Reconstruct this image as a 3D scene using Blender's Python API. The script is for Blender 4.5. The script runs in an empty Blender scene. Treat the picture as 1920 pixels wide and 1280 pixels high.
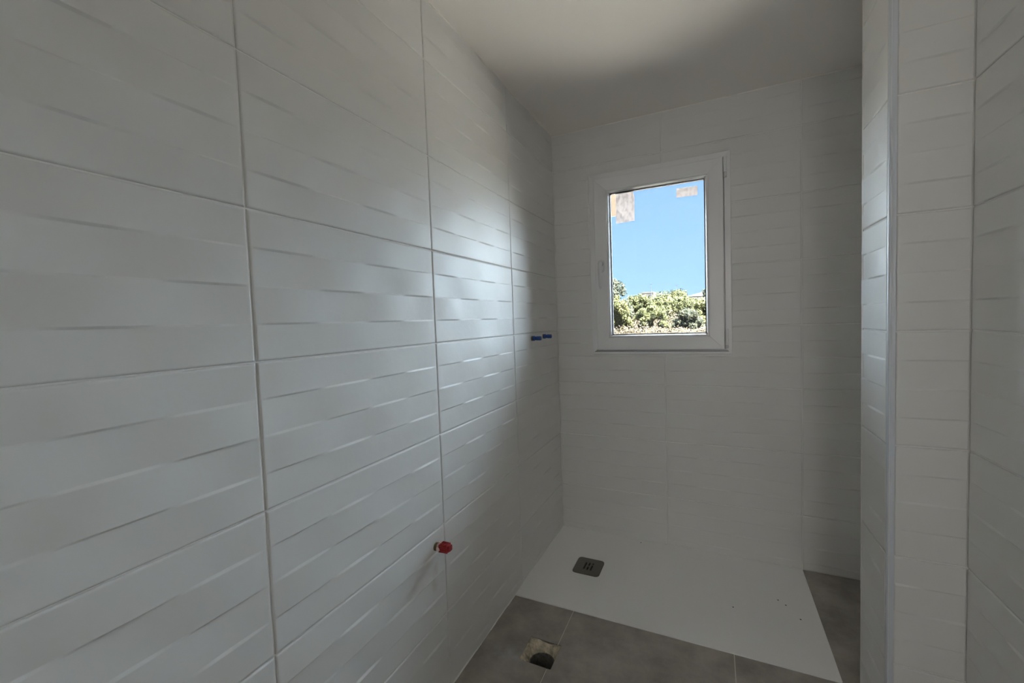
import bpy, bmesh, math, random
from math import sin, cos, pi, radians
from mathutils import Vector, Matrix, noise
from mathutils.geometry import tessellate_polygon

random.seed(7)
sc = bpy.context.scene
COL = sc.collection

# ------------------------------------------------------------------ camera
def look_matrix(yaw, pitch, roll):
    y, p, r = radians(yaw), radians(pitch), radians(roll)
    F = Vector((-sin(y)*cos(p), cos(y)*cos(p), sin(p)))
    R = Vector((cos(y), sin(y), 0)); U = R.cross(F)
    Rr = R*cos(r) + U*sin(r); Ur = -R*sin(r) + U*cos(r)
    return Matrix((Rr, Ur, -F)).transposed()
cam_data = bpy.data.cameras.new('camera')
cam = bpy.data.objects.new('camera', cam_data); COL.objects.link(cam)
cam_data.sensor_width = 36; cam_data.lens = 791.43/1920*36; cam_data.clip_start = 0.02; cam_data.clip_end = 2000
M = look_matrix(25.376, -2.724, -2.0585).to_4x4(); M.translation = (.8183, -2.3481, 1.232)
cam.matrix_world = M
sc.camera = cam

# ------------------------------------------------------------------ sky, sun, lights, exposure
world = bpy.data.worlds.new('sky'); sc.world = world; world.use_nodes = True
wn = world.node_tree; wn.nodes.clear()
wo = wn.nodes.new('ShaderNodeOutputWorld'); wb = wn.nodes.new('ShaderNodeBackground')
tc = wn.nodes.new('ShaderNodeTexCoord'); sep = wn.nodes.new('ShaderNodeSeparateXYZ'); rp = wn.nodes.new('ShaderNodeValToRGB')
wn.links.new(tc.outputs['Generated'], sep.inputs[0]); wn.links.new(sep.outputs['Z'], rp.inputs[0])
rp.color_ramp.elements[0].position = 0.0; rp.color_ramp.elements[0].color = (.64, .95, 1.15, 1)
rp.color_ramp.elements[1].position = 1.0; rp.color_ramp.elements[1].color = (.22, .45, 1.1, 1)
for pos, c in ((.08, (.52, .87, 1.2, 1)), (.3, (.385, .69, 1.25, 1))):
    e = rp.color_ramp.elements.new(pos); e.color = c
wn.links.new(rp.outputs[0], wb.inputs[0]); wb.inputs[1].default_value = .93
wn.links.new(wb.outputs[0], wo.inputs[0])

sun_d = bpy.data.lights.new('sun', 'SUN'); sun_d.energy = 155.0; sun_d.angle = radians(.6); sun_d.color = (1, .93, .82)
sun = bpy.data.objects.new('sun', sun_d); COL.objects.link(sun)
sun.rotation_euler = Vector((-.55, .25, -1.0)).to_track_quat('-Z', 'Y').to_euler(); sun.location = (0, -5, 12)

# added wide sun lamp boosting the sky's light through the window
sk_d = bpy.data.lights.new('skylight_boost', 'SUN'); sk_d.energy = 68.0; sk_d.angle = radians(140); sk_d.color = (.72, .855, 1.0)
sk = bpy.data.objects.new('skylight_boost', sk_d); COL.objects.link(sk)
sk.rotation_euler = Vector((-.14, -1.0, -.80)).to_track_quat('-Z', 'Y').to_euler(); sk.location = (0, 20, 12)

# added fill lamp in the unseen hallway, shining through the doorway behind the camera
al = bpy.data.lights.new('hallway_fill', 'AREA'); al.shape = 'RECTANGLE'; al.size = .7; al.size_y = 1.5
al.energy = 12; al.color = (1.0, .97, .93)
alo = bpy.data.objects.new('hallway_fill', al); COL.objects.link(alo)
alo.location = (1.25, -4.4, 1.45); alo.rotation_euler = Vector((-.06, 1, -.05)).to_track_quat('-Z', 'Z').to_euler()

sc.view_settings.view_transform = 'Standard'; sc.view_settings.look = 'None'
sc.view_settings.gamma = 1; sc.view_settings.use_curve_mapping = False
sc.view_settings.exposure = 0.12
sc.cycles.max_bounces = 16; sc.cycles.diffuse_bounces = 10; sc.cycles.use_denoising = True
sc.cycles.transparent_max_bounces = 16; sc.cycles.caustics_reflective = False

# ------------------------------------------------------------------ materials
def mat(name, col, rough=.5, metal=0, spec=.5, bump=None, vary=None, coat=0):
    """bump=(scale, strength, distance); vary=(scale, amount)"""
    m = bpy.data.materials.new(name); m.use_nodes = True
    nt = m.node_tree; b = nt.nodes['Principled BSDF']
    b.inputs['Base Color'].default_value = (*col, 1); b.inputs['Roughness'].default_value = rough
    b.inputs['Metallic'].default_value = metal; b.inputs['Specular IOR Level'].default_value = spec
    b.inputs['Coat Weight'].default_value = coat
    g = nt.nodes.new('ShaderNodeNewGeometry')
    if bump:
        n = nt.nodes.new('ShaderNodeTexNoise'); n.inputs['Scale'].default_value = bump[0]; n.inputs['Detail'].default_value = 4
        nt.links.new(g.outputs['Position'], n.inputs['Vector'])
        bp = nt.nodes.new('ShaderNodeBump'); bp.inputs['Strength'].default_value = bump[1]; bp.inputs['Distance'].default_value = bump[2]
        nt.links.new(n.outputs['Fac'], bp.inputs['Height']); nt.links.new(bp.outputs[0], b.inputs['Normal'])
    if vary:
        n2 = nt.nodes.new('ShaderNodeTexNoise'); n2.inputs['Scale'].default_value = vary[0]; n2.inputs['Detail'].default_value = 6
        n2.inputs['Roughness'].default_value = .65
        nt.links.new(g.outputs['Position'], n2.inputs['Vector'])
        mx = nt.nodes.new('ShaderNodeMix'); mx.data_type = 'RGBA'
        a = vary[1]; c2 = vary[2] if len(vary) > 2 else None
        mx.inputs[6].default_value = (*(c*(1-a) for c in col), 1)
        mx.inputs[7].default_value = (*(c2 if c2 else [min(1, c*(1+a)) for c in col]), 1)
        cr = nt.nodes.new('ShaderNodeMapRange'); cr.inputs[1].default_value = .3; cr.inputs[2].default_value = .7
        nt.links.new(n2.outputs['Fac'], cr.inputs[0]); nt.links.new(cr.outputs[0], mx.inputs[0])
        nt.links.new(mx.outputs[2], b.inputs['Base Color'])
    return m

M_TILE = mat('glazed_white_tile', (.74, .735, .72), .40, bump=(9, .35, .004))
M_GROUT = mat('white_grout', (.86, .855, .84), .9, bump=(300, .4, .001))
M_PLASTER = mat('ceiling_paint', (.86, .82, .785), .9, bump=(40, .15, .002))
M_WALLPAINT = mat('wall_paint', (.82, .81, .79), .9)
M_FLOOR = mat('anthracite_porcelain', (.35, .318, .29), .5, vary=(7, .28), bump=(60, .15, .001))
M_FGROUT = mat('grey_floor_grout', (.66, .64, .60), .9)
M_TRAY = mat('white_mineral_tray', (.90, .90, .89), .55, bump=(140, .35, .0012))
M_PVC = mat('white_pvc', (.80, .80, .81), .28)
M_GASKET = mat('black_rubber', (.012, .012, .014), .6)
M_TRIM = mat('white_corner_trim', (.62, .65, .70), .35)
M_STEEL = mat('brushed_steel', (.23, .215, .19), .38, metal=1)
M_BLACK = mat('dark_depth', (.010, .010, .010), .6)  # near-black colour for the darkness inside pipe and drain
M_PIPE = mat('grey_pipe', (.16, .155, .14), .7, vary=(90, .5))
M_MORTAR = mat('beige_mortar', (.52, .46, .35), .95, bump=(70, .9, .006), vary=(45, .45))
M_BLUE = mat('blue_plastic', (.02, .07, .30), .35)
M_RED = mat('red_plastic', (.33, .012, .015), .4)
M_TAPE = mat('sealing_tape', (.68, .50, .47), .8, bump=(300, .6, .001))
M_HEMP = mat('brass_fitting', (.20, .155, .08), .55, metal=.6)
M_WHITEPL = mat('white_handle', (.74, .74, .75), .22)
M_ALU = mat('silver_screw', (.6, .6, .6), .35, metal=1)
M_OUT = mat('outside_render', (.62, .56, .46), .9)
M_PEACH = mat('peach_render', (.044, .031, .0215), .9)
M_ROOFTOP = mat('grey_roof', (.005, .008, .012), .9)
M_FARW = mat('far_white_wall', (.055, .055, .055), .9)
M_BARK = mat('pine_bark', (.10, .07, .05), .9, vary=(3, .4))
M_GROUND = mat('dry_pale_ground', (.78, .68, .57), .95, vary=(.35, .25))
M_SOIL = mat('dry_soil', (.017, .0140, .0098), .95, spec=0, vary=(.35, .3))
M_POST = mat('lamp_post', (0.0216, 0.0245, 0.0648), .5)
M_DOT = mat('dark_speck', (.10, .09, .08), .8)

# glazed tile: soft streaky smears left by cleaning change the gloss only
def add_smears(m, base, amp):
    nt = m.node_tree; b = nt.nodes['Principled BSDF']
    g = nt.nodes.new('ShaderNodeNewGeometry'); mp = nt.nodes.new('ShaderNodeMapping')
    mp.inputs['Scale'].default_value = (5, 7, 2.2); mp.inputs['Rotation'].default_value = (.5, .2, 0)
    n = nt.nodes.new('ShaderNodeTexNoise'); n.inputs['Scale'].default_value = 1.4; n.inputs['Detail'].default_value = 5; n.inputs['Distortion'].default_value = 1.2
    r = nt.nodes.new('ShaderNodeMapRange'); r.inputs[1].default_value = .35; r.inputs[2].default_value = .65
    r.inputs[3].default_value = base-amp; r.inputs[4].default_value = base+amp
    nt.links.new(g.outputs['Position'], mp.inputs[0]); nt.links.new(mp.outputs[0], n.inputs['Vector'])
    nt.links.new(n.outputs['Fac'], r.inputs[0]); nt.links.new(r.outputs[0], b.inputs['Roughness'])
add_smears(M_TILE, .41, .03)
M_TILE.node_tree.nodes['Principled BSDF'].inputs['Specular IOR Level'].default_value = .22

def add_stain(m, centre, size, col, amount, nscale):
    nt = m.node_tree; b = nt.nodes['Principled BSDF']
    g = nt.nodes.new('ShaderNodeNewGeometry'); mp = nt.nodes.new('ShaderNodeVectorMath'); mp.operation = 'SUBTRACT'; mp.inputs[1].default_value = centre
    dv = nt.nodes.new('ShaderNodeVectorMath'); dv.operation = 'DIVIDE'; dv.inputs[1].default_value = size
    ln = nt.nodes.new('ShaderNodeVectorMath'); ln.operation = 'LENGTH'
    r = nt.nodes.new('ShaderNodeMapRange'); r.inputs[1].default_value = .25; r.inputs[2].default_value = 1; r.inputs[3].default_value = amount; r.inputs[4].default_value = 0
    n = nt.nodes.new('ShaderNodeTexNoise'); n.inputs['Scale'].default_value = nscale; n.inputs['Detail'].default_value = 5
    nr = nt.nodes.new('ShaderNodeMapRange'); nr.inputs[1].default_value = .35; nr.inputs[2].default_value = .65
    mu = nt.nodes.new('ShaderNodeMath'); mu.operation = 'MULTIPLY'
    mx = nt.nodes.new('ShaderNodeMix'); mx.data_type = 'RGBA'; mx.inputs[7].default_value = (*col, 1)
    L = nt.links
    L.new(g.outputs['Position'], mp.inputs[0]); L.new(mp.outputs[0], dv.inputs[0]); L.new(dv.outputs[0], ln.inputs[0]); L.new(ln.outputs['Value'], r.inputs[0])
    L.new(g.outputs['Position'], n.inputs['Vector']); L.new(n.outputs['Fac'], nr.inputs[0])
    L.new(r.outputs[0], mu.inputs[0]); L.new(nr.outputs[0], mu.inputs[1]); L.new(mu.outputs[0], mx.inputs[0])
    bc = b.inputs['Base Color']
    if bc.is_linked: L.new(bc.links[0].from_socket, mx.inputs[6])
    else: mx.inputs[6].default_value = bc.default_value
    L.new(mx.outputs[2], bc)
add_stain(M_TILE, (0, -1.268, .43), (.03, .022, .085), (.45, .40, .28), .55, 22)   # rusty drip under the red plug
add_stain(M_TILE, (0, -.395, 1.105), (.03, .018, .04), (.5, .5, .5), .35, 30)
add_stain(M_FLOOR, (.13, -1.0, 0), (.09, .05, .1), (.50, .52, .54), .55, 26)      # mortar dust beside the pipe opening
add_stain(M_FLOOR, (.22, -.875, 0), (.10, .03, .1), (.42, .38, .33), .45, 40)
add_stain(M_FLOOR, (.33, -.93, 0), (.05, .08, .1), (.42, .40, .37), .35, 30)

def glass_material():
    m = bpy.data.materials.new('clear_glass'); m.use_nodes = True; nt = m.node_tree; nt.nodes.clear()
    o = nt.nodes.new('ShaderNodeOutputMaterial'); mx = nt.nodes.new('ShaderNodeMixShader')
    t = nt.nodes.new('ShaderNodeBsdfTransparent'); t.inputs[0].default_value = (.985, .995, .99, 1)
    g = nt.nodes.new('ShaderNodeBsdfGlossy'); g.inputs['Roughness'].default_value = .02
    f = nt.nodes.new('ShaderNodeFresnel'); f.inputs[0].default_value = 1.45
    nt.links.new(f.outputs[0], mx.inputs[0]); nt.links.new(t.outputs[0], mx.inputs[1]); nt.links.new(g.outputs[0], mx.inputs[2])
    nt.links.new(mx.outputs[0], o.inputs[0]); return m
M_GLASS = glass_material()

def sticker_material():
    m = bpy.data.materials.new('sticker_paper'); m.use_nodes = True; nt = m.node_tree; nt.nodes.clear()
    o = nt.nodes.new('ShaderNodeOutputMaterial'); ad = nt.nodes.new('ShaderNodeMixShader'); ad.inputs[0].default_value = .62
    d = nt.nodes.new('ShaderNodeBsdfDiffuse'); t = nt.nodes.new('ShaderNodeBsdfTranslucent')
    g = nt.nodes.new('ShaderNodeNewGeometry'); mp = nt.nodes.new('ShaderNodeMapping'); mp.inputs['Scale'].default_value = (60, 1, 38)
    n = nt.nodes.new('ShaderNodeTexNoise'); n.inputs['Scale'].default_value = 1; n.inputs['Detail'].default_value = 3
    r = nt.nodes.new('ShaderNodeValToRGB'); r.color_ramp.elements[0].position = .36; r.color_ramp.elements[1].position = .56
    r.color_ramp.elements[0].color = (.33, .315, .32, 1); r.color_ramp.elements[1].color = (.46, .44, .44, 1)
    nt.links.new(g.outputs['Position'], mp.inputs[0]); nt.links.new(mp.outputs[0], n.inputs['Vector']); nt.links.new(n.outputs['Fac'], r.inputs[0])
    for s in (d, t): nt.links.new(r.outputs[0], s.inputs[0])
    nt.links.new(d.outputs[0], ad.inputs[1]); nt.links.new(t.outputs[0], ad.inputs[2]); nt.links.new(ad.outputs[0], o.inputs[0]); return m
M_STICK = sticker_material()

def leaf_material(name, c1, c2):
    m = mat(name, c1, .7, spec=.2)
    nt = m.node_tree; b = nt.nodes['Principled BSDF']
    g = nt.nodes.new('ShaderNodeNewGeometry'); n = nt.nodes.new('ShaderNodeTexNoise'); n.inputs['Scale'].default_value = .9; n.inputs['Detail'].default_value = 5
    nt.links.new(g.outputs['Position'], n.inputs['Vector'])
    mx = nt.nodes.new('ShaderNodeMix'); mx.data_type = 'RGBA'; mx.inputs[6].default_value = (*c1, 1); mx.inputs[7].default_value = (*c2, 1)
    r = nt.nodes.new('ShaderNodeMapRange'); r.inputs[1].default_value = .38; r.inputs[2].default_value = .62
    nt.links.new(n.outputs['Fac'], r.inputs[0]); nt.links.new(r.outputs[0], mx.inputs[0]); nt.links.new(mx.outputs[2], b.inputs['Base Color'])
    return m
M_LEAF = leaf_material('pine_needles', (0.0353, 0.0438, 0.0211), (0.0987, 0.1058, 0.0459))
M_LEAF_Y = leaf_material('yellow_green_needles', (0.0599, 0.0705, 0.0282), (0.1199, 0.1199, 0.0528))
M_LEAF_D = leaf_material('grey_green_needles', (0.0317, 0.0388, 0.0282), (0.0705, 0.0776, 0.0528))
M_DRY = leaf_material('dry_scrub', (0.0196, 0.0155, 0.0113), (0.0459, 0.0373, 0.0232))  # scrub brown, darkened to carry the shade under the crowns

# ------------------------------------------------------------------ helpers
def link(name, me, m, parent=None, smooth=False):
    o = bpy.data.objects.new(name, me); COL.objects.link(o)
    if m is not None and not me.materials: me.materials.append(m)
    if parent is not None: o.parent = parent
    if smooth:
        for p in me.polygons: p.use_smooth = True
    return o
def from_bm(name, bm, m, parent=None, smooth=False):
    me = bpy.data.meshes.new(name); bmesh.ops.recalc_face_normals(bm, faces=bm.faces); bm.to_mesh(me); bm.free()
    return link(name, me, m, parent, smooth)
def empty(name, loc=(0, 0, 0), parent=None):
    o = bpy.data.objects.new(name, None); COL.objects.link(o); o.location = loc; o.empty_display_size = .1
    if parent is not None: o.parent = parent
    return o
def tag(o, label=None, cat=None, group=None, kind=None):
    if label: o['label'] = label
    if cat: o['category'] = cat
    if group: o['group'] = group
    if kind: o['kind'] = kind
    return o
def add_box(bm, x0, x1, y0, y1, z0, z1, bevel=0, seg=2):
    r = bmesh.ops.create_cube(bm, size=1)
    vs = r['verts']
    for v in vs:
        v.co = Vector(((x0+x1)/2 + v.co.x*(x1-x0), (y0+y1)/2 + v.co.y*(y1-y0), (z0+z1)/2 + v.co.z*(z1-z0)))
    if bevel:
        es = {e for v in vs for e in v.link_edges}
        bmesh.ops.bevel(bm, geom=list(es), offset=bevel, segments=seg, affect='EDGES', profile=.5)
def box(name, x0, x1, y0, y1, z0, z1, m, parent=None, bevel=0, smooth=False):
    bm = bmesh.new(); add_box(bm, x0, x1, y0, y1, z0, z1, bevel); return from_bm(name, bm, m, parent, smooth)
def add_cyl(bm, p0, p1, r0, r1=None, n=20, caps=True):
    r1 = r0 if r1 is None else r1
    p0, p1 = Vector(p0), Vector(p1); d = (p1-p0)
    q = d.to_track_quat('Z', 'Y').to_matrix().to_4x4(); q.translation = (p0+p1)/2
    bmesh.ops.create_cone(bm, cap_ends=caps, segments=n, radius1=r0, radius2=r1, depth=d.length, matrix=q)
def prism(bm, loops, z0, z1, xf=lambda x, y, z: (x, y, z)):
    """polygon with holes, extruded from z0 to z1"""
    pts = [p for l in loops for p in l]
    tris = tessellate_polygon([[Vector((x, y, 0)) for x, y in l] for l in loops])
    top = [bm.verts.new(xf(x, y, z1)) for x, y in pts]; bot = [bm.verts.new(xf(x, y, z0)) for x, y in pts]
    for t in tris:
        try:
            bm.faces.new([top[i] for i in t]); bm.faces.new([bot[i] for i in reversed(t)])
        except ValueError: pass
    k = 0
    for l in loops:
        n = len(l)
        for i in range(n):
            a, b = k+i, k+(i+1) % n
            bm.faces.new((top[a], top[b], bot[b], bot[a]))
        k += n
def rrect(cx, cy, w, h, r, n=6):
    out = []
    for sx, sy, a0 in ((1, 1, 0), (-1, 1, 90), (-1, -1, 180), (1, -1, 270)):
        for i in range(n+1):
            a = radians(a0 + 90*i/n)
            out.append((cx + sx*(w/2-r) + r*cos(a), cy + sy*(h/2-r) + r*sin(a)))
    return out
def revolve(bm, prof, xf, n=24):
    """prof: list of (axial, radius)"""
    rings = []
    for a, r in prof:
        rings.append([bm.verts.new(xf(a, r*cos(2*pi*k/n), r*sin(2*pi*k/n))) for k in range(n)])
    for A, B in zip(rings, rings[1:]):
        for k in range(n):
            bm.faces.new((A[k], A[(k+1) % n], B[(k+1) % n], B[k]))
    bm.faces.new(rings[0]); bm.faces.new(list(reversed(rings[-1])))

# ------------------------------------------------------------------ measures (metres)
TW, TH = .604, .302            # tile pitch
ZD = 1.169                     # a horizontal joint
CEIL = 2.277
XP, YP0, YP1 = 1.241, -.695, -.918   # end of the partition: its face, far and near edges
XR, XR2 = 1.400, 1.45          # right wall in front of / behind the partition
YF = -3.0                      # wall behind the camera
TRX, TRY = 1.195, -.690        # shower tray size
WX0, WX1, WZ0, WZ1 = .210, .908, 1.032, 2.020   # window frame outside
rows = []                      # (z bottom of tile, visible from, visible to)
for k in range(-4, 4):
    z = ZD + TH*k
    a, b = max(z, 0), min(z+TH, CEIL)
    if b - a > .02: rows.append((z, a, b))

# ------------------------------------------------------------------ relief wall tile
G = .0016                      # half a joint
def prof(t):                   # one lens shaped wave per quarter tile
    q = (t*4) % 1.0; s = 1 if int(t*4) % 2 == 0 else -1
    return s*max(0, sin(pi*q))**.85
AMP = .0027; HW = .0015; OFF = .0020
def relief(u, v):              # u 0..TW left to right, v 0..TH upwards
    t = min(max((u-.008)/(TW-.016), 0), .99999)
    s = prof(t)*AMP; q = TH/4
    w = TH - v                 # from the top
    pts = [(0, 0), (q-HW, 1), (q+HW, -1), (2*q-HW, -1), (2*q+HW, 1), (3*q-HW, 1), (3*q+HW, -1), (4*q, 0)]
    for (a, fa), (b, fb) in zip(pts, pts[1:]):
        if a <= w <= b: return OFF + s*(fa + (fb-fa)*(w-a)/(b-a))
    return OFF
cache = {}
def tile_mesh(u0, u1, v0, v1, hole=None):
    key = tuple(round(x, 4) for x in (u0, u1, v0, v1)) + (tuple(round(h, 4) for h in hole) if hole else ())
    if key in cache: return cache[key]
    a, b, c, d = u0+G, u1-G, v0+G, v1-G
    if u0 > .01: a = u0+G*.6
    B = .0021
    us = {a, a+B, a+2*B, b-2*B, b-B, b}; vs = {c, c+B, c+2*B, d-2*B, d-B, d}
    for i in range(0, 33):
        # denser where the wave turns over
        u = .008 + (TW-.016)*i/32
        if a+B*2.5 < u < b-B*2.5: us.add(u)
    q = TH/4
    for k in (1, 2, 3):
        for w in (k*q-HW*1.9, k*q-HW, k*q+HW, k*q+HW*1.9):
            v = TH-w
            if c+B*2.5 < v < d-B*2.5: vs.add(v)
    if hole:
        for h in hole[:2]:
            if a < h < b: us.add(h)
        for h in hole[2:]:
            if c < h < d: vs.add(h)
    us, vs = sorted(us), sorted(vs)
    bm = bmesh.new(); V = {}
    def inh(i, j):
        if not hole: return False
        x, y = (us[i]+us[i+1])/2, (vs[j]+vs[j+1])/2
        return hole[0] < x < hole[1] and hole[2] < y < hole[3]
    def vert(i, j):
        if (i, j) not in V:
            edge = i in (0, len(us)-1) or j in (0, len(vs)-1)
            z = relief(us[i], vs[j])
            V[(i, j)] = bm.verts.new((us[i], vs[j], (z*.3 - .0012) if edge else z))
        return V[(i, j)]
    for i in range(len(us)-1):
        for j in range(len(vs)-1):
            if inh(i, j): continue
            f = bm.faces.new((vert(i, j), vert(i+1, j), vert(i+1, j+1), vert(i, j+1))); f.smooth = True
    es = [e for e in bm.edges if len(e.link_faces) == 1]
    r = bmesh.ops.extrude_edge_only(bm, edges=es)
    for g_ in r['geom']:
        if isinstance(g_, bmesh.types.BMVert): g_.co.z = -.005
        if isinstance(g_, bmesh.types.BMFace): g_.smooth = False
    me = bpy.data.meshes.new('tile'); bmesh.ops.recalc_face_normals(bm, faces=bm.faces)
    up = sum(f.normal.z*f.calc_area() for f in bm.faces)
    if up < 0: bmesh.ops.reverse_faces(bm, faces=bm.faces)
    bm.to_mesh(me); bm.free(); me.materials.append(M_TILE)
    cache[key] = me; return me
rt = random.Random(3)
def lay_tiles(parent, origin, uaxis, normal, cols, window=None, rowcols=None):
    """origin: wall point at u=0, z=0; cols: (tile start, visible from, visible to, offset inside tile)"""
    ua, nn = Vector(uaxis), Vector(normal)
    R = Matrix((ua, Vector((0, 0, 1)), nn)).transposed().to_4x4()
    for (z, za, zb) in rows:
        for (s, fa, fb) in (rowcols(z) if rowcols else cols):
            hole = None
            if window:
                w0, w1, h0, h1 = window
                if s+TW > w0 and s < w1 and zb > h0 and za < h1:
                    hole = (w0-s, w1-s, h0-z, h1-z)
                    if w0 <= fa and w1 >= fb and h0 <= za and h1 >= zb: continue
            me = tile_mesh(fa-s, fb-s, za-z, zb-z, hole)
            o = bpy.data.objects.new('tile', me); COL.objects.link(o)
            T = R.copy(); T.translation = Vector(origin) + ua*s + Vector((0, 0, z)) + nn*rt.uniform(-.0001, .00015)
            T = T @ Matrix.Rotation(rt.uniform(-.0003, .0003), 4, 'Y') @ Matrix.Rotation(rt.uniform(-.0008, .0008), 4, 'X')
            o.parent = parent; o.matrix_world = T

# ------------------------------------------------------------------ room shell
GR = .0020                     # the grout lies this far behind the tile faces
wl = tag(box('wall_left', -.25, -GR, YF-.2, .35, -.02, CEIL, M_GROUT), kind='structure')
lay_tiles(wl, (0, 0, 0), (0, 1, 0), (1, 0, 0), [(-TW*k, max(-TW*k, YF+.003), -TW*(k-1) - (.002 if k == 1 else 0)) for k in range(1, 6)])

bm = bmesh.new()
prism(bm, [[(-.0021, -.02), (XR2+.2, -.02), (XR2+.2, CEIL), (-.0021, CEIL)], [(WX0+.012, WZ0+.012), (WX0+.012, WZ1-.012), (WX1-.012, WZ1-.012), (WX1-.012, WZ0+.012)]],
      GR, .095, lambda x, y, z: (x, z, y))
wb_ = tag(from_bm('wall_back', bm, M_GROUT), kind='structure')
K1, K2 = .593, 1.197
lay_tiles(wb_, (0, 0, 0), (1, 0, 0), (0, -1, 0), [(K1-TW, .002, K1+.0006), (K1, K1-.0006, K2), (K2, K2, XR2-.002)], window=(WX0+.004, WX1-.004, WZ0+.004, WZ1-.004))
# outer leaf of the same wall with the splayed outside reveal of the window
bm = bmesh.new()
prism(bm, [[(-.4, -1.3), (XR2+2.5, -1.3), (XR2+2.5, 2.9), (-.4, 2.9)], [(WX0+.03, WZ0+.03), (WX0+.03, WZ1-.03), (WX1-.03, WZ1-.03), (WX1-.03, WZ0+.03)]],
      .095, .20, lambda x, y, z: (x, z, y))
tag(from_bm('wall_outside', bm, M_OUT), kind='structure')

# right wall, in front of the partition and behind it
wr = tag(box('wall_right', XR+GR, XR+.35, YF-.2, YP0-.01, -.02, CEIL, M_GROUT), kind='structure')
lay_tiles(wr, (XR, YP1-.001, 0), (0, -1, 0), (-1, 0, 0), [(TW*k, TW*k, min(TW*(k+1), -(YF+.003)+YP1)) for k in range(0, 4)])
wr2 = tag(box('wall_right_alcove', XR2+GR, XR2+.35, YP0-.01, .095, -.02, CEIL, M_GROUT), kind='structure')
lay_tiles(wr2, (XR2, 0, 0), (0, -1, 0), (-1, 0, 0), [(0, .002, TW), (TW, TW, -YP0)])

# partition end
wp = tag(box('wall_partition', XP+GR, XR+.02, YP1+GR, YP0-GR, -.02, CEIL, M_GROUT), kind='structure')
pw = YP0-YP1-.012              # visible tile width on the narrow face
lay_tiles(wp, (XP, YP0, 0), (0, -1, 0), (-1, 0, 0), [(pw-TW, .006, pw)])
def face2(z):
    s = -.244 if z < .4 else (-.002 if z < .8 else .0)
    x0 = XP+.012
    return [(x0+s, x0, XR-.001)]
lay_tiles(wp, (0, YP1, 0), (1, 0, 0), (0, -1, 0), None, rowcols=face2)
box('plaster', XP-.0004, XR+.02, YP0-.0068, YP0+.006, 0, CEIL, M_PLASTER, wp, .0012)

# quarter round corner trim
bm = bmesh.new()
R_ = .0125; loop = [(XP+.013, YP1+.013), (XP+.013, YP1-.0012)]
for i in range(9):
    a = radians(270 - 90*i/8); loop.append((XP-.0015+R_ + R_*cos(a)*1.0, YP1-.0012+R_ + R_*sin(a)))
loop += [(XP-.0015, YP1+.013)]
prism(bm, [loop], 0, CEIL)
bmesh.ops.remove_doubles(bm, verts=bm.verts, dist=1e-5)
tag(from_bm('trim_1', bm, M_TRIM), kind='structure')

# wall behind the camera with its open doorway, and the hallway beyond
bm = bmesh.new()
prism(bm, [[(-.02, 0), (.84, 0), (.84, 2.03), (1.39, 2.03), (1.39, 0), (XR+.1, 0), (XR+.1, CEIL), (-.02, CEIL)]], YF-.1, YF, lambda x, y, z: (x, z, y))
tag(from_bm('wall_front', bm, M_WALLPAINT), kind='structure')
for nm, c in (('wall_hallway_left', (-.5, -.4, -4.5, YF-.2)), ('wall_hallway_right', (2.0, 2.1, -4.5, YF-.2)), ('wall_hallway_end', (-.5, 2.1, -4.6, -4.5))):
    tag(box(nm, *c, -.02, CEIL, M_WALLPAINT), kind='structure')
tag(box('wall_hallway_side', XR+.1, 2.1, YF-.2, YF-.1, -.02, CEIL, M_WALLPAINT), kind='structure')
tag(box('wall_hallway_corner', -.5, -.25, YF-.2, YF-.1, -.02, CEIL, M_WALLPAINT), kind='structure')

ce = tag(box('ceiling', -.6, 4.0, -4.7, .095, CEIL, CEIL+.2, M_PLASTER), kind='structure')
# thin filler bead where wall tiles meet the ceiling
bm = bmesh.new()
add_box(bm, -.001, .0035, YF+.01, -.001, CEIL-.004, CEIL+.001); add_box(bm, .001, XR2, -.0035, .001, CEIL-.004, CEIL+.001)
tag(from_bm('trim_2', bm, M_PLASTER), kind='structure')

# ------------------------------------------------------------------ floor
HX0, HX1, HY0, HY1 = .166, .289, -1.013, -.893     # opening cut for the waste pipe
FJ1, FJ2, FY = .2755, .8775, -1.292
bm = bmesh.new()
prism(bm, [[(-.25, -4.6), (2.1, -4.6), (2.1, .095), (-.25, .095)], [(HX0, HY0), (HX1, HY0), (HX1, HY1), (HX0, HY1)]], -.10, -.0015)
fl = tag(from_bm('floor', bm, M_FGROUT), kind='structure')
box('subfloor', -.25, 2.1, -4.6, .095, -.3, -.2, M_FGROUT, fl)
g = .0016
def ftile(loop, m=M_FLOOR):
    bm = bmesh.new(); prism(bm, [loop], -.008, 0)
    es = [e for e in bm.edges if all(abs(v.co.z) < 1e-6 for v in e.verts) and len(e.link_faces) == 2 and abs(e.link_faces[0].normal.z - e.link_faces[1].normal.z) > .3]
    bmesh.ops.recalc_face_normals(bm, faces=bm.faces)
    o = from_bm('tile', bm, m, fl); return o
cl = .004                      # gap along the walls, filled pale
y1, y0 = TRY-.002, FY+g
ftile([(cl, y0), (FJ1-g, y0), (FJ1-g, HY0), (HX0, HY0), (HX0, HY1), (FJ1-g, HY1), (FJ1-g, y1), (cl, y1)])
ftile([(FJ1+g, y0), (FJ2-g, y0), (FJ2-g, y1), (FJ1+g, y1), (FJ1+g, HY1), (HX1, HY1), (HX1, HY0), (FJ1+g, HY0)])
ftile([(FJ2+g, y0), (XR-.003, y0), (XR-.003, YP1-.004), (XP-.004, YP1-.004), (XP-.004, y1), (FJ2+g, y1)])
ftile([(TRX+.002, TRY), (XP-.004, TRY), (XP-.004, YP0+.008), (XR2-.003, YP0+.008), (XR2-.003, -.003), (TRX+.002, -.003)])
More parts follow.
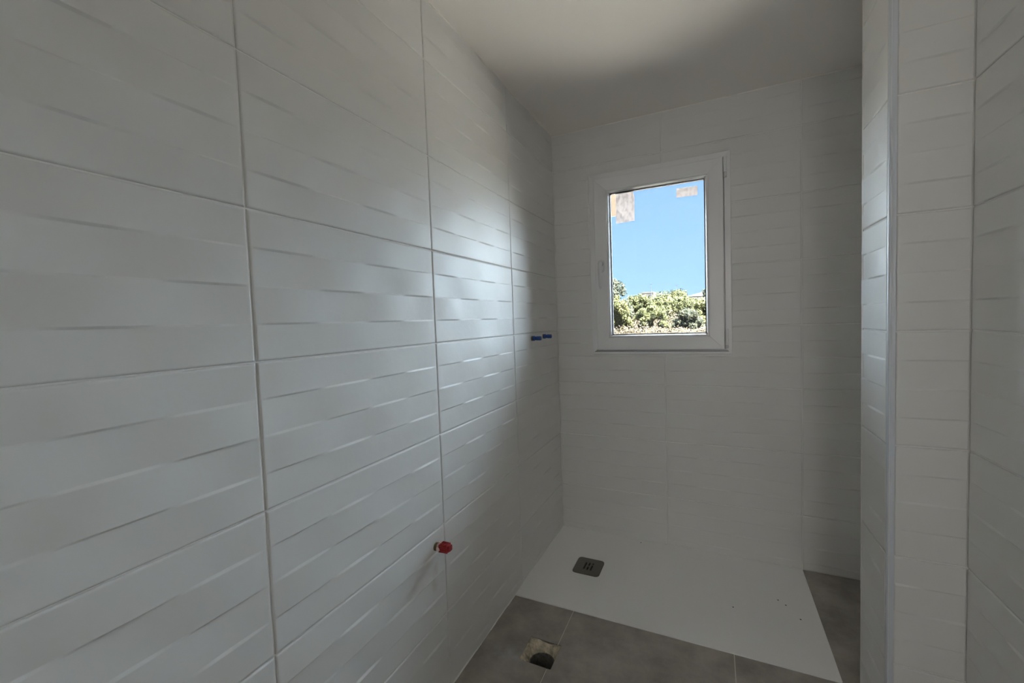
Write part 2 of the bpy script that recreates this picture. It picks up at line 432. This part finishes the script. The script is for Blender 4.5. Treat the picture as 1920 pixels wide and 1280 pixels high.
for jy in range(3):
    ya, yb = FY-.602*(jy+1)+g, FY-.602*jy-g
    for xa, xb in ((cl, FJ1-g), (FJ1+g, FJ2-g), (FJ2+g, XR-.003)):
        ftile([(xa, ya), (xb, ya), (xb, yb), (xa, yb)])
# pale filler along the wall foot
bm = bmesh.new(); n_ = 60
for i in range(n_):
    ya = TRY-.003 - i*(-.003+TRY-YF)/n_; yb = TRY-.003 - (i+1)*(-.003+TRY-YF)/n_
    w = .0045 + .002*noise.noise(Vector((i*.7, 0, 0)))
    add_box(bm, -.001, w, yb, ya, -.002, .0022)
bead = tag(from_bm('joint_filler', bm, M_GROUT, fl), kind='stuff')

# pipe opening
ph = empty('waste_pipe', (.228, -.953, -.06)); tag(ph, 'open round waste pipe in a square hole cut into the dark floor tiles', 'pipe')
cx, cy = .2345, -.957
bm = bmesh.new(); rr_ = []
NA, NR = 72, 8
for r in range(NR+1):
    row = []
    for k in range(NA):
        a = 2*pi*k/NA; dx, dy = cos(a), sin(a)
        tx_ = ((HX1-cx) if dx > 0 else (HX0-cx))/dx if abs(dx) > 1e-6 else 9
        ty_ = ((HY1-cy) if dy > 0 else (HY0-cy))/dy if abs(dy) > 1e-6 else 9
        ro = min(tx_, ty_)+.001; ri = .0472; t_ = r/NR
        R0 = ri + (ro-ri)*t_
        nz = noise.noise(Vector((dx*R0*55, dy*R0*55, 3)))
        slot = noise.noise(Vector((dx*R0*22+5, dy*R0*22, 8)))
        z = -.036 + .034*(t_**.8) + (.010*nz + .018*min(0, slot))*min(1, t_*3) * (1 if r < NR else .4)
        row.append(bm.verts.new((cx+dx*R0, cy+dy*R0, min(z, -.0015))))
    rr_.append(row)
for A, B_ in zip(rr_, rr_[1:]):
    for k in range(NA): bm.faces.new((A[k], A[(k+1) % NA], B_[(k+1) % NA], B_[k]))
mo = from_bm('mortar_bed', bm, M_MORTAR, ph); mo.matrix_parent_inverse = Matrix.Translation((-.228, .953, .06))
bm = bmesh.new()
o_ = [(cx+.0475*cos(2*pi*i/40), cy+.0475*sin(2*pi*i/40)) for i in range(40)]
i_ = [(cx+.0440*cos(2*pi*i/40), cy+.0440*sin(2*pi*i/40)) for i in range(40)]
prism(bm, [o_, list(reversed(i_))], -.19, -.034)
pp = from_bm('pipe_wall', bm, M_PIPE, ph); pp.matrix_parent_inverse = Matrix.Translation((-.228, .953, .06))
bm = bmesh.new(); prism(bm, [i_], -.19, -.15)  # black disc stands in for the darkness deep in the pipe
pb = from_bm('pipe_dark_depth', bm, M_BLACK, ph); pb.matrix_parent_inverse = Matrix.Translation((-.228, .953, .06))

# ------------------------------------------------------------------ shower tray with drain cover
tr = empty('shower_tray', (TRX/2, TRY/2, 0)); tag(tr, 'large flat white textured shower tray set on the floor under the window', 'shower tray')
DX, DY, DW, DH = .2505, -.358, .130, .140
bm = bmesh.new()
prism(bm, [[(.0, -.0), (TRX, -.0), (TRX, TRY), (.0, TRY)], rrect(DX, DY, DW+.004, DH+.004, .020)], -.004, .003)
def tlow(v): return v
tb = from_bm('basin', bm, M_TRAY, tr); tb.matrix_parent_inverse = Matrix.Translation((-TRX/2, -TRY/2, 0))
bm = bmesh.new(); prism(bm, [rrect(DX, DY, DW+.004, DH+.004, .020)], -.012, -.0035)
wl_ = from_bm('drain_well', bm, M_BLACK, tr); wl_.matrix_parent_inverse = tb.matrix_parent_inverse
bm = bmesh.new(); random.seed(5)
for (sx, sy) in ((1.06, -.30), (1.085, -.325), (1.125, -.40), (.455, -.035), (.885, -.42)):
    prism(bm, [[(sx+.003*cos(2*pi*i/9)*(1+.3*sin(i*2.1)), sy+.003*sin(2*pi*i/9)) for i in range(9)]], .0027, .0036)
sp = tag(from_bm('dirt_speck', bm, M_DOT, tr), kind='stuff'); sp.matrix_parent_inverse = tb.matrix_parent_inverse

dc = empty('drain_cover', (DX, DY, .002)); tag(dc, 'brushed metal rounded square drain cover with three short slots', 'drain cover')
slots = []
for sx, segs in ((-.017, ((-.030, .030),)), (0, ((-.032, -.004), (.004, .032))), (.017, ((-.032, .012), (.019, .032)))):
    for a, b in segs: slots.append(rrect(DX+sx, DY+(a+b)/2, .0085, b-a, .0040, 4))
bm = bmesh.new(); prism(bm, [rrect(DX, DY, DW, DH, .018, 8)] + [list(reversed(s)) for s in slots], -.001, .0043)
pl_ = from_bm('cover_plate', bm, M_STEEL, dc); pl_.matrix_parent_inverse = Matrix.Translation((-DX, -DY, -.002))
bm = bmesh.new(); add_box(bm, DX-.045, DX+.045, DY-.045, DY+.045, -.003, -.0012)  # black sheet stands in for the shade below the slots
pu = from_bm('slot_shade', bm, M_BLACK, dc); pu.matrix_parent_inverse = pl_.matrix_parent_inverse

# ------------------------------------------------------------------ window
w = empty('window_1', (WX0, 0, WZ0)); w['kind'] = 'structure'
W_INV = Matrix.Translation((-WX0, 0, -WZ0))
def wpart(name, bm, m, smooth=False, label=None):
    o = from_bm(name, bm, m, w, smooth); o.matrix_parent_inverse = W_INV
    if label: o['label'] = label
    return o
def mitred(name, x0, x1, z0, z1, width, profile, m, bottom=None):
    """four mitred rails; profile: (inward offset 0..width, y) polygon"""
    corners = [(x0, z0), (x1, z0), (x1, z1), (x0, z1)]; sg = [(1, 1), (-1, 1), (-1, -1), (1, -1)]
    for k in range(4):
        (ax, az), (bx, bz) = corners[k], corners[(k+1) % 4]; (sa, ta), (sb, tb2) = sg[k], sg[(k+1) % 4]
        bm = bmesh.new(); A, B = [], []
        dx, dz = (bx-ax), (bz-az); L = math.hypot(dx, dz); gx, gz = dx/L*.00025, dz/L*.00025
        prf = bottom if (bottom and k == 0) else profile
        for o, y in prf:
            A.append(bm.verts.new((ax+sa*o+gx, y, az+ta*o+gz))); B.append(bm.verts.new((bx+sb*o-gx, y, bz+tb2*o-gz)))
        n = len(prf)
        for i in range(n):
            j = (i+1) % n; bm.faces.new((A[i], A[j], B[j], B[i]))
        bm.faces.new(A); bm.faces.new(list(reversed(B)))
        wpart(name, bm, m)
# fixed frame, 4 mm proud of the tiles
mitred('frame_rail', WX0, WX1, WZ0, WZ1, .05, [(0, .05), (0, -.0035), (.0015, -.005), (.0270, -.005), (.0278, .02), (.05, .02), (.05, .06), (.0, .06)], M_PVC,
       bottom=[(0, .05), (0, -.0035), (.0015, -.005), (.0125, -.005), (.0135, .034), (.05, .034), (.05, .06), (0, .06)])
SX0, SX1, SZ0, SZ1 = .2405, .8760, 1.0560, 1.9900
YS = -.022                     # front of the sash
SW = .070
mitred('sash_rail', SX0, SX1, SZ0, SZ1, SW, [(0, -.006), (0, YS+.004), (.001, YS+.001), (.004, YS), (SW-.006, YS), (SW-.001, YS+.0015), (SW, YS+.005), (SW, .05), (.012, .05), (.012, -.006)], M_PVC)
b0 = SW
mitred('glazing_bead', SX0+SW, SX1-SW, SZ0+SW, SZ1-SW, .016, [(0, .02), (0, YS+.0065), (.0012, YS+.005), (.0060, YS+.0055), (.0115, YS+.0245), (.0125, .004), (.0125, .02)], M_PVC)
GX0, GX1, GZ0, GZ1 = SX0+SW+.0125, SX1-SW-.0125, SZ0+SW+.0125, SZ1-SW-.0125
mitred('gasket', GX0-.0015, GX1+.0015, GZ0-.0015, GZ1+.0015, .008, [(0, .003), (0, .012), (.0045, .012), (.0045, .005), (.003, .003)], M_GASKET)
bm = bmesh.new(); add_box(bm, GX0-.002, GX1+.002, .006, .010, GZ0-.002, GZ1+.002); wpart('glass_pane', bm, M_GLASS)
bm = bmesh.new(); add_box(bm, GX0-.002, GX1+.002, .024, .028, GZ0-.002, GZ1+.002); wpart('glass_pane', bm, M_GLASS)
# spacer bar between the panes
mitred('spacer', GX0-.002, GX1+.002, GZ0-.002, GZ1+.002, .009, [(0, .011), (.0050, .011), (.0050, .023), (0, .023)], M_GASKET)
# handle: base plate, neck, lever pointing down
hx, hz = .276, 1.517
bm = bmesh.new()
prism(bm, [rrect(hx, hz, .026, .064, .009, 6)], YS-.009, YS+.0005, lambda x, y, z: (x, z, y))
wpart('handle_base', bm, M_WHITEPL, True)
bm = bmesh.new(); add_cyl(bm, (hx, YS-.0085, hz+.010), (hx, YS-.034, hz+.010), .0115, .010, 24); wpart('handle_neck', bm, M_WHITEPL, True)
bm = bmesh.new(); rings = []
for t in range(15):
    s = t/14
    z = hz + .024 - s*.150; y = YS - .038 - .006*sin(s*pi) + .004*s; wdt = .0105 - .0025*s + .0012*sin(s*pi); th = .0065-.0015*s
    if t == 0: wdt *= .6; th *= .6
    if t == 14: wdt *= .55; th *= .5
    rings.append([bm.verts.new((hx + wdt*cos(a), y + th*sin(a), z)) for a in [2*pi*k/14 for k in range(14)]])
for A, B in zip(rings, rings[1:]):
    for k in range(14): bm.faces.new((A[k], A[(k+1) % 14], B[(k+1) % 14], B[k]))
bm.faces.new(rings[0]); bm.faces.new(list(reversed(rings[-1])))
wpart('handle_lever', bm, M_WHITEPL, True)
bm = bmesh.new(); add_cyl(bm, (hx, YS-.0085, hz-.022), (hx, YS-.0105, hz-.022), .004, .0036, 16); wpart('handle_screw', bm, M_ALU)
# hinges
for z0, z1, zs in ((1.893, 1.990, 1.917), (1.064, 1.158, 1.077)):
    bm = bmesh.new()
    hxx = SX1+.0095
    add_box(bm, hxx-.0075, hxx+.0075, YS+.001, -.004, zs+.0012, z1, .003); add_cyl(bm, (hxx, YS+.002, zs+.0012), (hxx, YS+.002, z1), .0078, None, 20)
    wpart('hinge', bm, M_PVC)
    bm = bmesh.new()
    add_box(bm, hxx-.007, hxx+.007, YS+.002, -.004, z0, zs-.0012, .003); add_cyl(bm, (hxx, YS+.003, z0+.002), (hxx, YS+.003, zs-.0012), .0072, None, 20)
    wpart('hinge', bm, M_WHITEPL)
# paper labels left on the outer pane
bm = bmesh.new(); prism(bm, [[(.349, 1.747), (.449, 1.751), (.450, 1.885), (.445, 1.896), (.444, 1.912), (.350, 1.912)]], .0290, .0294, lambda x, y, z: (x, z, y))
wpart('paper_label', bm, M_STICK, label='tall wrinkled paper label with faded print stuck to the glass')
bm = bmesh.new(); prism(bm, [[(.661, 1.840), (.762, 1.838), (.762, 1.884), (.661, 1.886)]], .0290, .0294, lambda x, y, z: (x, z, y))
wpart('paper_label', bm, M_STICK, label='small wide paper label with faded print stuck to the glass')

# ------------------------------------------------------------------ capped pipe ends in the left wall
def plug(name, y, z, L, m, label, group=None, r=.0095):
    t = empty(name, (0, y, z)); tag(t, label, 'pipe plug', group)
    inv = Matrix.Translation((0, -y, -z))
    xf = lambda a, b, c: (a, y+b, z+c)
    bm = bmesh.new()
    revolve(bm, [(-.004, .013), (.004, .013), (.004, .0115), (.010, .0115)], xf, 20)
    p = from_bm('wall_socket', bm, M_HEMP, t); p.matrix_parent_inverse = inv
    bm = bmesh.new()
    revolve(bm, [(.008, r*1.28), (.016, r*1.32), (.017, r), (.026, r), (.027, r*1.12), (.031, r*1.12), (.032, r), (L-.003, r*.98), (L, r*.8)], xf, 12)
    p = from_bm('plug_body', bm, m, t); p.matrix_parent_inverse = inv
    bm = bmesh.new()      # square grip ribs on the end
    for k in range(6):
        a = 2*pi*k/6; c_, s_ = r*cos(a), r*sin(a)
        add_box(bm, L-.018, L-.002, y+c_-.0017, y+c_+.0017, z+s_-.0017, z+s_+.0017, .0006)
    p = from_bm('grip_rib', bm, m, t); p.matrix_parent_inverse = inv
    return t
plug('pipe_plug', -.390, 1.143, .052, M_BLUE, 'blue plastic pipe plug in the left wall, farther from the window', 'blue plugs of the shower supply')
plug('pipe_plug', -.236, 1.146, .050, M_BLUE, 'blue plastic pipe plug in the left wall, nearest the window corner', 'blue plugs of the shower supply')
t = empty('pipe_plug', (0, -1.256, .512)); tag(t, 'red plastic pipe plug wrapped in pale tape low on the left wall', 'pipe plug')
inv = Matrix.Translation((0, 1.256, -.512)); py, pz = -1.256, .512
xf = lambda a, b, c: (a, py+b, pz+c+a*.10)
bm = bmesh.new(); revolve(bm, [(-.004, .013), (.010, .013), (.010, .0105), (.016, .0105)], xf, 20)
p = from_bm('wall_socket', bm, M_HEMP, t); p.matrix_parent_inverse = inv
bm = bmesh.new(); revolve(bm, [(.010, .0115), (.013, .0150), (.018, .0160), (.022, .0142), (.026, .012)], lambda a, b, c: (a, py+b*(1+.12*sin(c*900)), pz+c+.002), 18)
add_box(bm, .012, .020, py-.006, py+.006, pz+.012, pz+.021, .002)
p = from_bm('tape_wrap', bm, M_TAPE, t); p.matrix_parent_inverse = inv
bm = bmesh.new()
prism(bm, [rrect(0, 0, .026, .026, .004, 3)], .020, .050, lambda x, y, z: (z, py+x, pz+y+z*.10))
prism(bm, [rrect(0, 0, .018, .018, .003, 3)], .050, .058, lambda x, y, z: (z, py+x, pz+y+z*.10))
p = from_bm('plug_body', bm, M_RED, t); p.matrix_parent_inverse = inv
bm = bmesh.new()
for s in (-1, 1):
    for q in (-.007, 0, .007):
        add_box(bm, .024, .049, py+s*.0135-.0012, py+s*.0135+.0012, pz+q-.0013+.004, pz+q+.0013+.004)
        add_box(bm, .024, .049, py+q-.0013, py+q+.0013, pz+s*.0135-.0012+.004, pz+s*.0135+.0012+.004)
p = from_bm('grip_rib', bm, M_RED, t); p.matrix_parent_inverse = inv

# ------------------------------------------------------------------ outside
GZ = -1.15
bm = bmesh.new(); add_box(bm, -14, 16, .20, 11, GZ-.3, GZ)
tag(from_bm('paved_yard', bm, M_GROUND), kind='structure')
bm = bmesh.new(); add_box(bm, -260, 260, .21, 460, GZ-.3, GZ-.02)
tag(from_bm('ground', bm, M_SOIL), kind='structure')
bm = bmesh.new(); add_box(bm, -60, 60, -40, -4.9, GZ-.3, GZ)
tag(from_bm('ground_behind', bm, M_SOIL), kind='structure')

# overhang of the same house, up to the left outside the window
ov = empty('balcony_overhang', (-1.6, 2.9, 2.0)); tag(ov, 'sunlit peach rendered corner of an overhang outside, top left behind the glass', 'overhang')
OVX, OVY, OVZ = .142, 3.2, 0
CX, CY, CZ = .8183, -2.3481, 1.232
def out_dir(u, v):
    d = M.to_3x3() @ Vector(((u-960)/791.43, -(v-640)/791.43, -1)); return d
def at_y(u, v, Y):
    d = out_dir(u, v); t = (Y-CY)/d.y; return Vector((CX, CY, CZ)) + d*t
c0 = at_y(1156, 404, 3.2)
bm = bmesh.new(); add_box(bm, c0.x-2.6, c0.x, 3.2, 3.24, c0.z, c0.z+2.2, .01)
o = from_bm('parapet', bm, M_PEACH, ov); o.matrix_parent_inverse = Matrix.Translation((1.6, -2.9, -2.0))
bm = bmesh.new(); add_box(bm, c0.x-2.6, c0.x-1.6, .30, 3.2, c0.z+.05, c0.z+.25)
o = from_bm('slab', bm, M_PEACH, ov); o.matrix_parent_inverse = Matrix.Translation((1.6, -2.9, -2.0))

def tree(base, blobs, leafm, label, n=5200, tuft=.34, lean=0, trunk=.22, group='pines beyond the garden'):
    """blobs: (dx, dy, dz, rx, ry, rz) relative to the base"""
    t = empty('pine_tree', base); tag(t, label, 'tree', group)
    rnd = random.Random(int(base[0]*31+base[1]*7))
    verts, faces = [], []
    vol = [b[3]*b[5] for b in blobs]; tot = sum(vol)
    for b, vv in zip(blobs, vol):
        hue = rnd.random()
        for _ in range(int(n*vv/tot)):
            a = rnd.uniform(0, 2*pi); h = rnd.uniform(-1, 1); s = math.sqrt(1-h*h); rr = rnd.uniform(.72, 1.06)
            d = Vector((s*cos(a), s*sin(a), h))
            rr *= 1 + .30*noise.noise(Vector((d.x*2.3+b[0], d.y*2.3+b[1], d.z*2.3+b[2])))
            c = Vector((b[0]+d.x*b[3]*rr, b[1]+d.y*b[4]*rr, b[2]+d.z*b[5]*rr))
            for q in range(2):
                e1 = Vector((rnd.gauss(0, 1), rnd.gauss(0, 1), rnd.gauss(0, 1))).normalized()
                e2 = (e1.cross(d + Vector((rnd.uniform(-.5, .5), rnd.uniform(-.5, .5), .01)))).normalized()
                sz = tuft*rnd.uniform(.5, 1.1); k = len(verts)
                verts += [c-e1*sz, c+e2*sz*.45, c+e1*sz, c-e2*sz*.45+d*sz*.3]; faces.append((k, k+1, k+2, k+3))
    me = bpy.data.meshes.new('foliage'); me.from_pydata(verts, [], faces); link('foliage', me, leafm, t)
    bm = bmesh.new(); zc = min(b[2] for b in blobs)
    top = Vector((blobs[0][0]+lean, blobs[0][1], blobs[0][2]))
    add_cyl(bm, (0, 0, -.2), (lean*.5, 0, zc*.7), trunk, trunk*.8, 10); add_cyl(bm, (lean*.5, 0, zc*.68), top, trunk*.8, trunk*.35, 10)
    for b in blobs[1:6]:
        add_cyl(bm, (lean*.5, 0, zc*.68), (b[0], b[1], b[2]), trunk*.45, trunk*.15, 8)
    link_o = from_bm('trunk', bm, M_BARK, t)
    return t
def tx(u, Y): return at_y(u, 600, Y).x
def tz(u, v, Y): return at_y(u, v, Y).z - GZ
def px(n, Y): return n*(Y+2.35)/791.43*1.25
def crown(uc, vtop, vbot, wpx, Y, nb, seed, drop=.30):
    """uneven crown: many leafy masses of different size inside a rounded, top-heavy envelope"""
    rnd = random.Random(seed); x = tx(uc, Y); zt, zb = tz(uc, vtop-3, Y), tz(uc, vbot, Y); w_ = px(wpx, Y)/1.25/2
    H = zt-zb; out = [(0, 0, zb+H*.55, w_*.35, w_*.35, H*.25)]
    for i in range(nb*6):
        a = rnd.uniform(0, 2*pi); r = w_*math.sqrt(rnd.uniform(0, 1)); q = r/w_
        top = zt - H*drop*q*q - rnd.uniform(0, .10)*H
        zz = top - rnd.uniform(0, 1)**1.6*H*.72*(1-.35*q)
        sc_ = rnd.uniform(.13, .30)*(1-.25*q)
        out.append((r*cos(a), r*sin(a), max(zz-H*sc_*.5, zb+.2), w_*sc_*1.35, w_*sc_*1.35, H*sc_*.62))
    return (x, Y, GZ), out
b, cr = crown(1146, 503, 592, 72, 78, 9, 1, 1.0)
tree(b, cr, M_LEAF_D, 'tall grey-green pine at the far left behind the window glass', 15600, 0.200)
b, cr = crown(1262, 543, 616, 92, 92, 15, 2)
tree(b, cr, M_LEAF, 'wide round umbrella pine in the middle of the window view', 27000, 0.200)
b, cr = crown(1197, 547, 614, 50, 84, 8, 3)
tree(b, cr, M_LEAF, 'green pine between the tall left pine and the umbrella pine', 15600, 0.180)
b, cr = crown(1156, 549, 619, 50, 66, 9, 4)
tree(b, cr, M_LEAF_Y, 'low yellow-green pine in front of the tall left pine', 15600, 0.150)
b, cr = crown(1324, 561, 618, 52, 74, 9, 5)
tree(b, cr, M_LEAF_Y, 'yellow-green pine cut off by the right edge of the glass', 15600, 0.160)
b, cr = crown(1222, 572, 617, 50, 70, 9, 6)
tree(b, cr, M_LEAF, 'small pale pine in front of the umbrella pine, left side', 12600, 0.140)
b, cr = crown(1290, 578, 619, 46, 68, 8, 7)
tree(b, cr, M_LEAF_D, 'small grey-green pine in front of the umbrella pine, right side', 12600, 0.140)
b, cr = crown(1346, 525, 590, 50, 110, 8, 8)
tree(b, cr, M_LEAF_D, 'dark pine top just entering at the right edge of the glass', 10800, 0.200)
# the row of pines goes on to both sides of the view
protos = [o for o in COL.objects if o.name.startswith('pine_tree')]
for i, (x, y) in enumerate(((-44, 82), (-59, 92), (-74, 80), (4, 86), (18, 92), (34, 84))):
    src = protos[(1, 2, 0, 4, 3, 1)[i % 6]]
    c = src.copy(); COL.objects.link(c); c.location = (x, y, GZ); c.rotation_euler = (0, 0, i*1.3)
    c['label'] = 'pine of the row that goes on outside the window view'; c['group'] = 'pines outside the window view'
    for ch in src.children:
        d = ch.copy(); COL.objects.link(d); d.parent = c
# dry scrub at the feet of the trees: nobody could count it
rnd = random.Random(11); verts, faces = [], []
for _ in range(46000):
    back = rnd.random() < .8
    Y = rnd.uniform(78, 112) if back else rnd.uniform(62, 78); x = tx(rnd.uniform(1060, 1400), Y)
    h = ((3.0 if back else .7) + (1.6 if back else .8)*noise.noise(Vector((x*.3, Y*.2, 0))))*rnd.uniform(.2, 1)
    c = Vector((x, Y, GZ+max(.05, h)*rnd.random()*1.2)); e1 = Vector((rnd.gauss(0, 1), rnd.gauss(0, .6), rnd.gauss(.6, .8))).normalized(); e2 = e1.orthogonal().normalized()
    s = .17*rnd.uniform(.5, 1.2); k = len(verts)
    verts += [c-e1*s, c+e2*s*.5, c+e1*s, c-e2*s*.5]; faces.append((k, k+1, k+2, k+3))
me = bpy.data.meshes.new('dry_scrub'); me.from_pydata(verts, [], faces)
tag(link('dry_scrub', me, M_DRY), 'dry brown scrub and grass at the feet of the pines', 'scrub', kind='stuff')

# far white buildings and street lamps beyond the trees
def far_house(u0, u1, v0, Y, label, blue):
    x0, x1 = tx(u0, Y), tx(u1, Y); z = GZ + tz((u0+u1)/2, v0, Y)
    t = empty('far_building', ((x0+x1)/2, Y, GZ)); tag(t, label, 'building')
    inv = Matrix.Translation((-(x0+x1)/2, -Y, -GZ))
    p = box('wall', x0, x1, Y, Y+12, GZ, z-.6, M_FARW, t); p.matrix_parent_inverse = inv
    bm = bmesh.new(); k = 1.0 if not blue else 0
    if blue:
        vs = [bm.verts.new(c) for c in ((x0-1, Y-.06, z-.6), (x1+1, Y-.06, z-.6), (x1+1, Y+13, z-.6), (x0-1, Y+13, z-.6), ((x0+x1)/2, Y+6, z+.9))]
        for f in ((0, 1, 4), (1, 2, 4), (2, 3, 4), (3, 0, 4), (3, 2, 1, 0)): bm.faces.new([vs[i] for i in f])
    else: add_box(bm, x0-.05, x1+.05, Y-.06, Y+12.1, z-.6, z, .02)
    p = from_bm('roof', bm, M_ROOFTOP if blue else M_FARW, t); p.matrix_parent_inverse = inv
    n = max(2, int((x1-x0)/3))
    for i in range(n):
        cx_ = x0+(x1-x0)*(i+.5)/n
        p = box('window', cx_-.6, cx_+.6, Y-.05, Y+.05, z-2.6, z-1.3, M_ROOFTOP, t); p.matrix_parent_inverse = inv
far_house(1204, 1226, 547, 170, 'white flat-roofed building far behind the pines, left of the middle', False)
far_house(1292, 1340, 551, 150, 'white building with a low blue-grey roof behind the right pines', True)
for u, v, Y in ((1222, 533, 140), (1270, 535, 150)):
    x = tx(u, Y); z = tz(u, v, Y)
    t = empty('street_lamp', (x, Y, GZ)); tag(t, 'thin grey street lamp post above the trees, ' + ('left' if u < 1250 else 'right') + ' of the two', 'street lamp', 'street lamps beyond the pines')
    bm = bmesh.new(); add_cyl(bm, (0, 0, 0), (0, 0, z), .11, .07, 8); from_bm('pole', bm, M_POST, t)
    bm = bmesh.new(); add_box(bm, -.3, .3, -.1, .1, z-.05, z+.08, .02); from_bm('lamp_head', bm, M_POST, t)

# every root object carries an id for its structure pieces
for o in COL.objects:
    if o.parent is None and o.type in ('MESH', 'EMPTY') and not o.get('kind') and not o.get('label'):
        o['kind'] = 'structure'
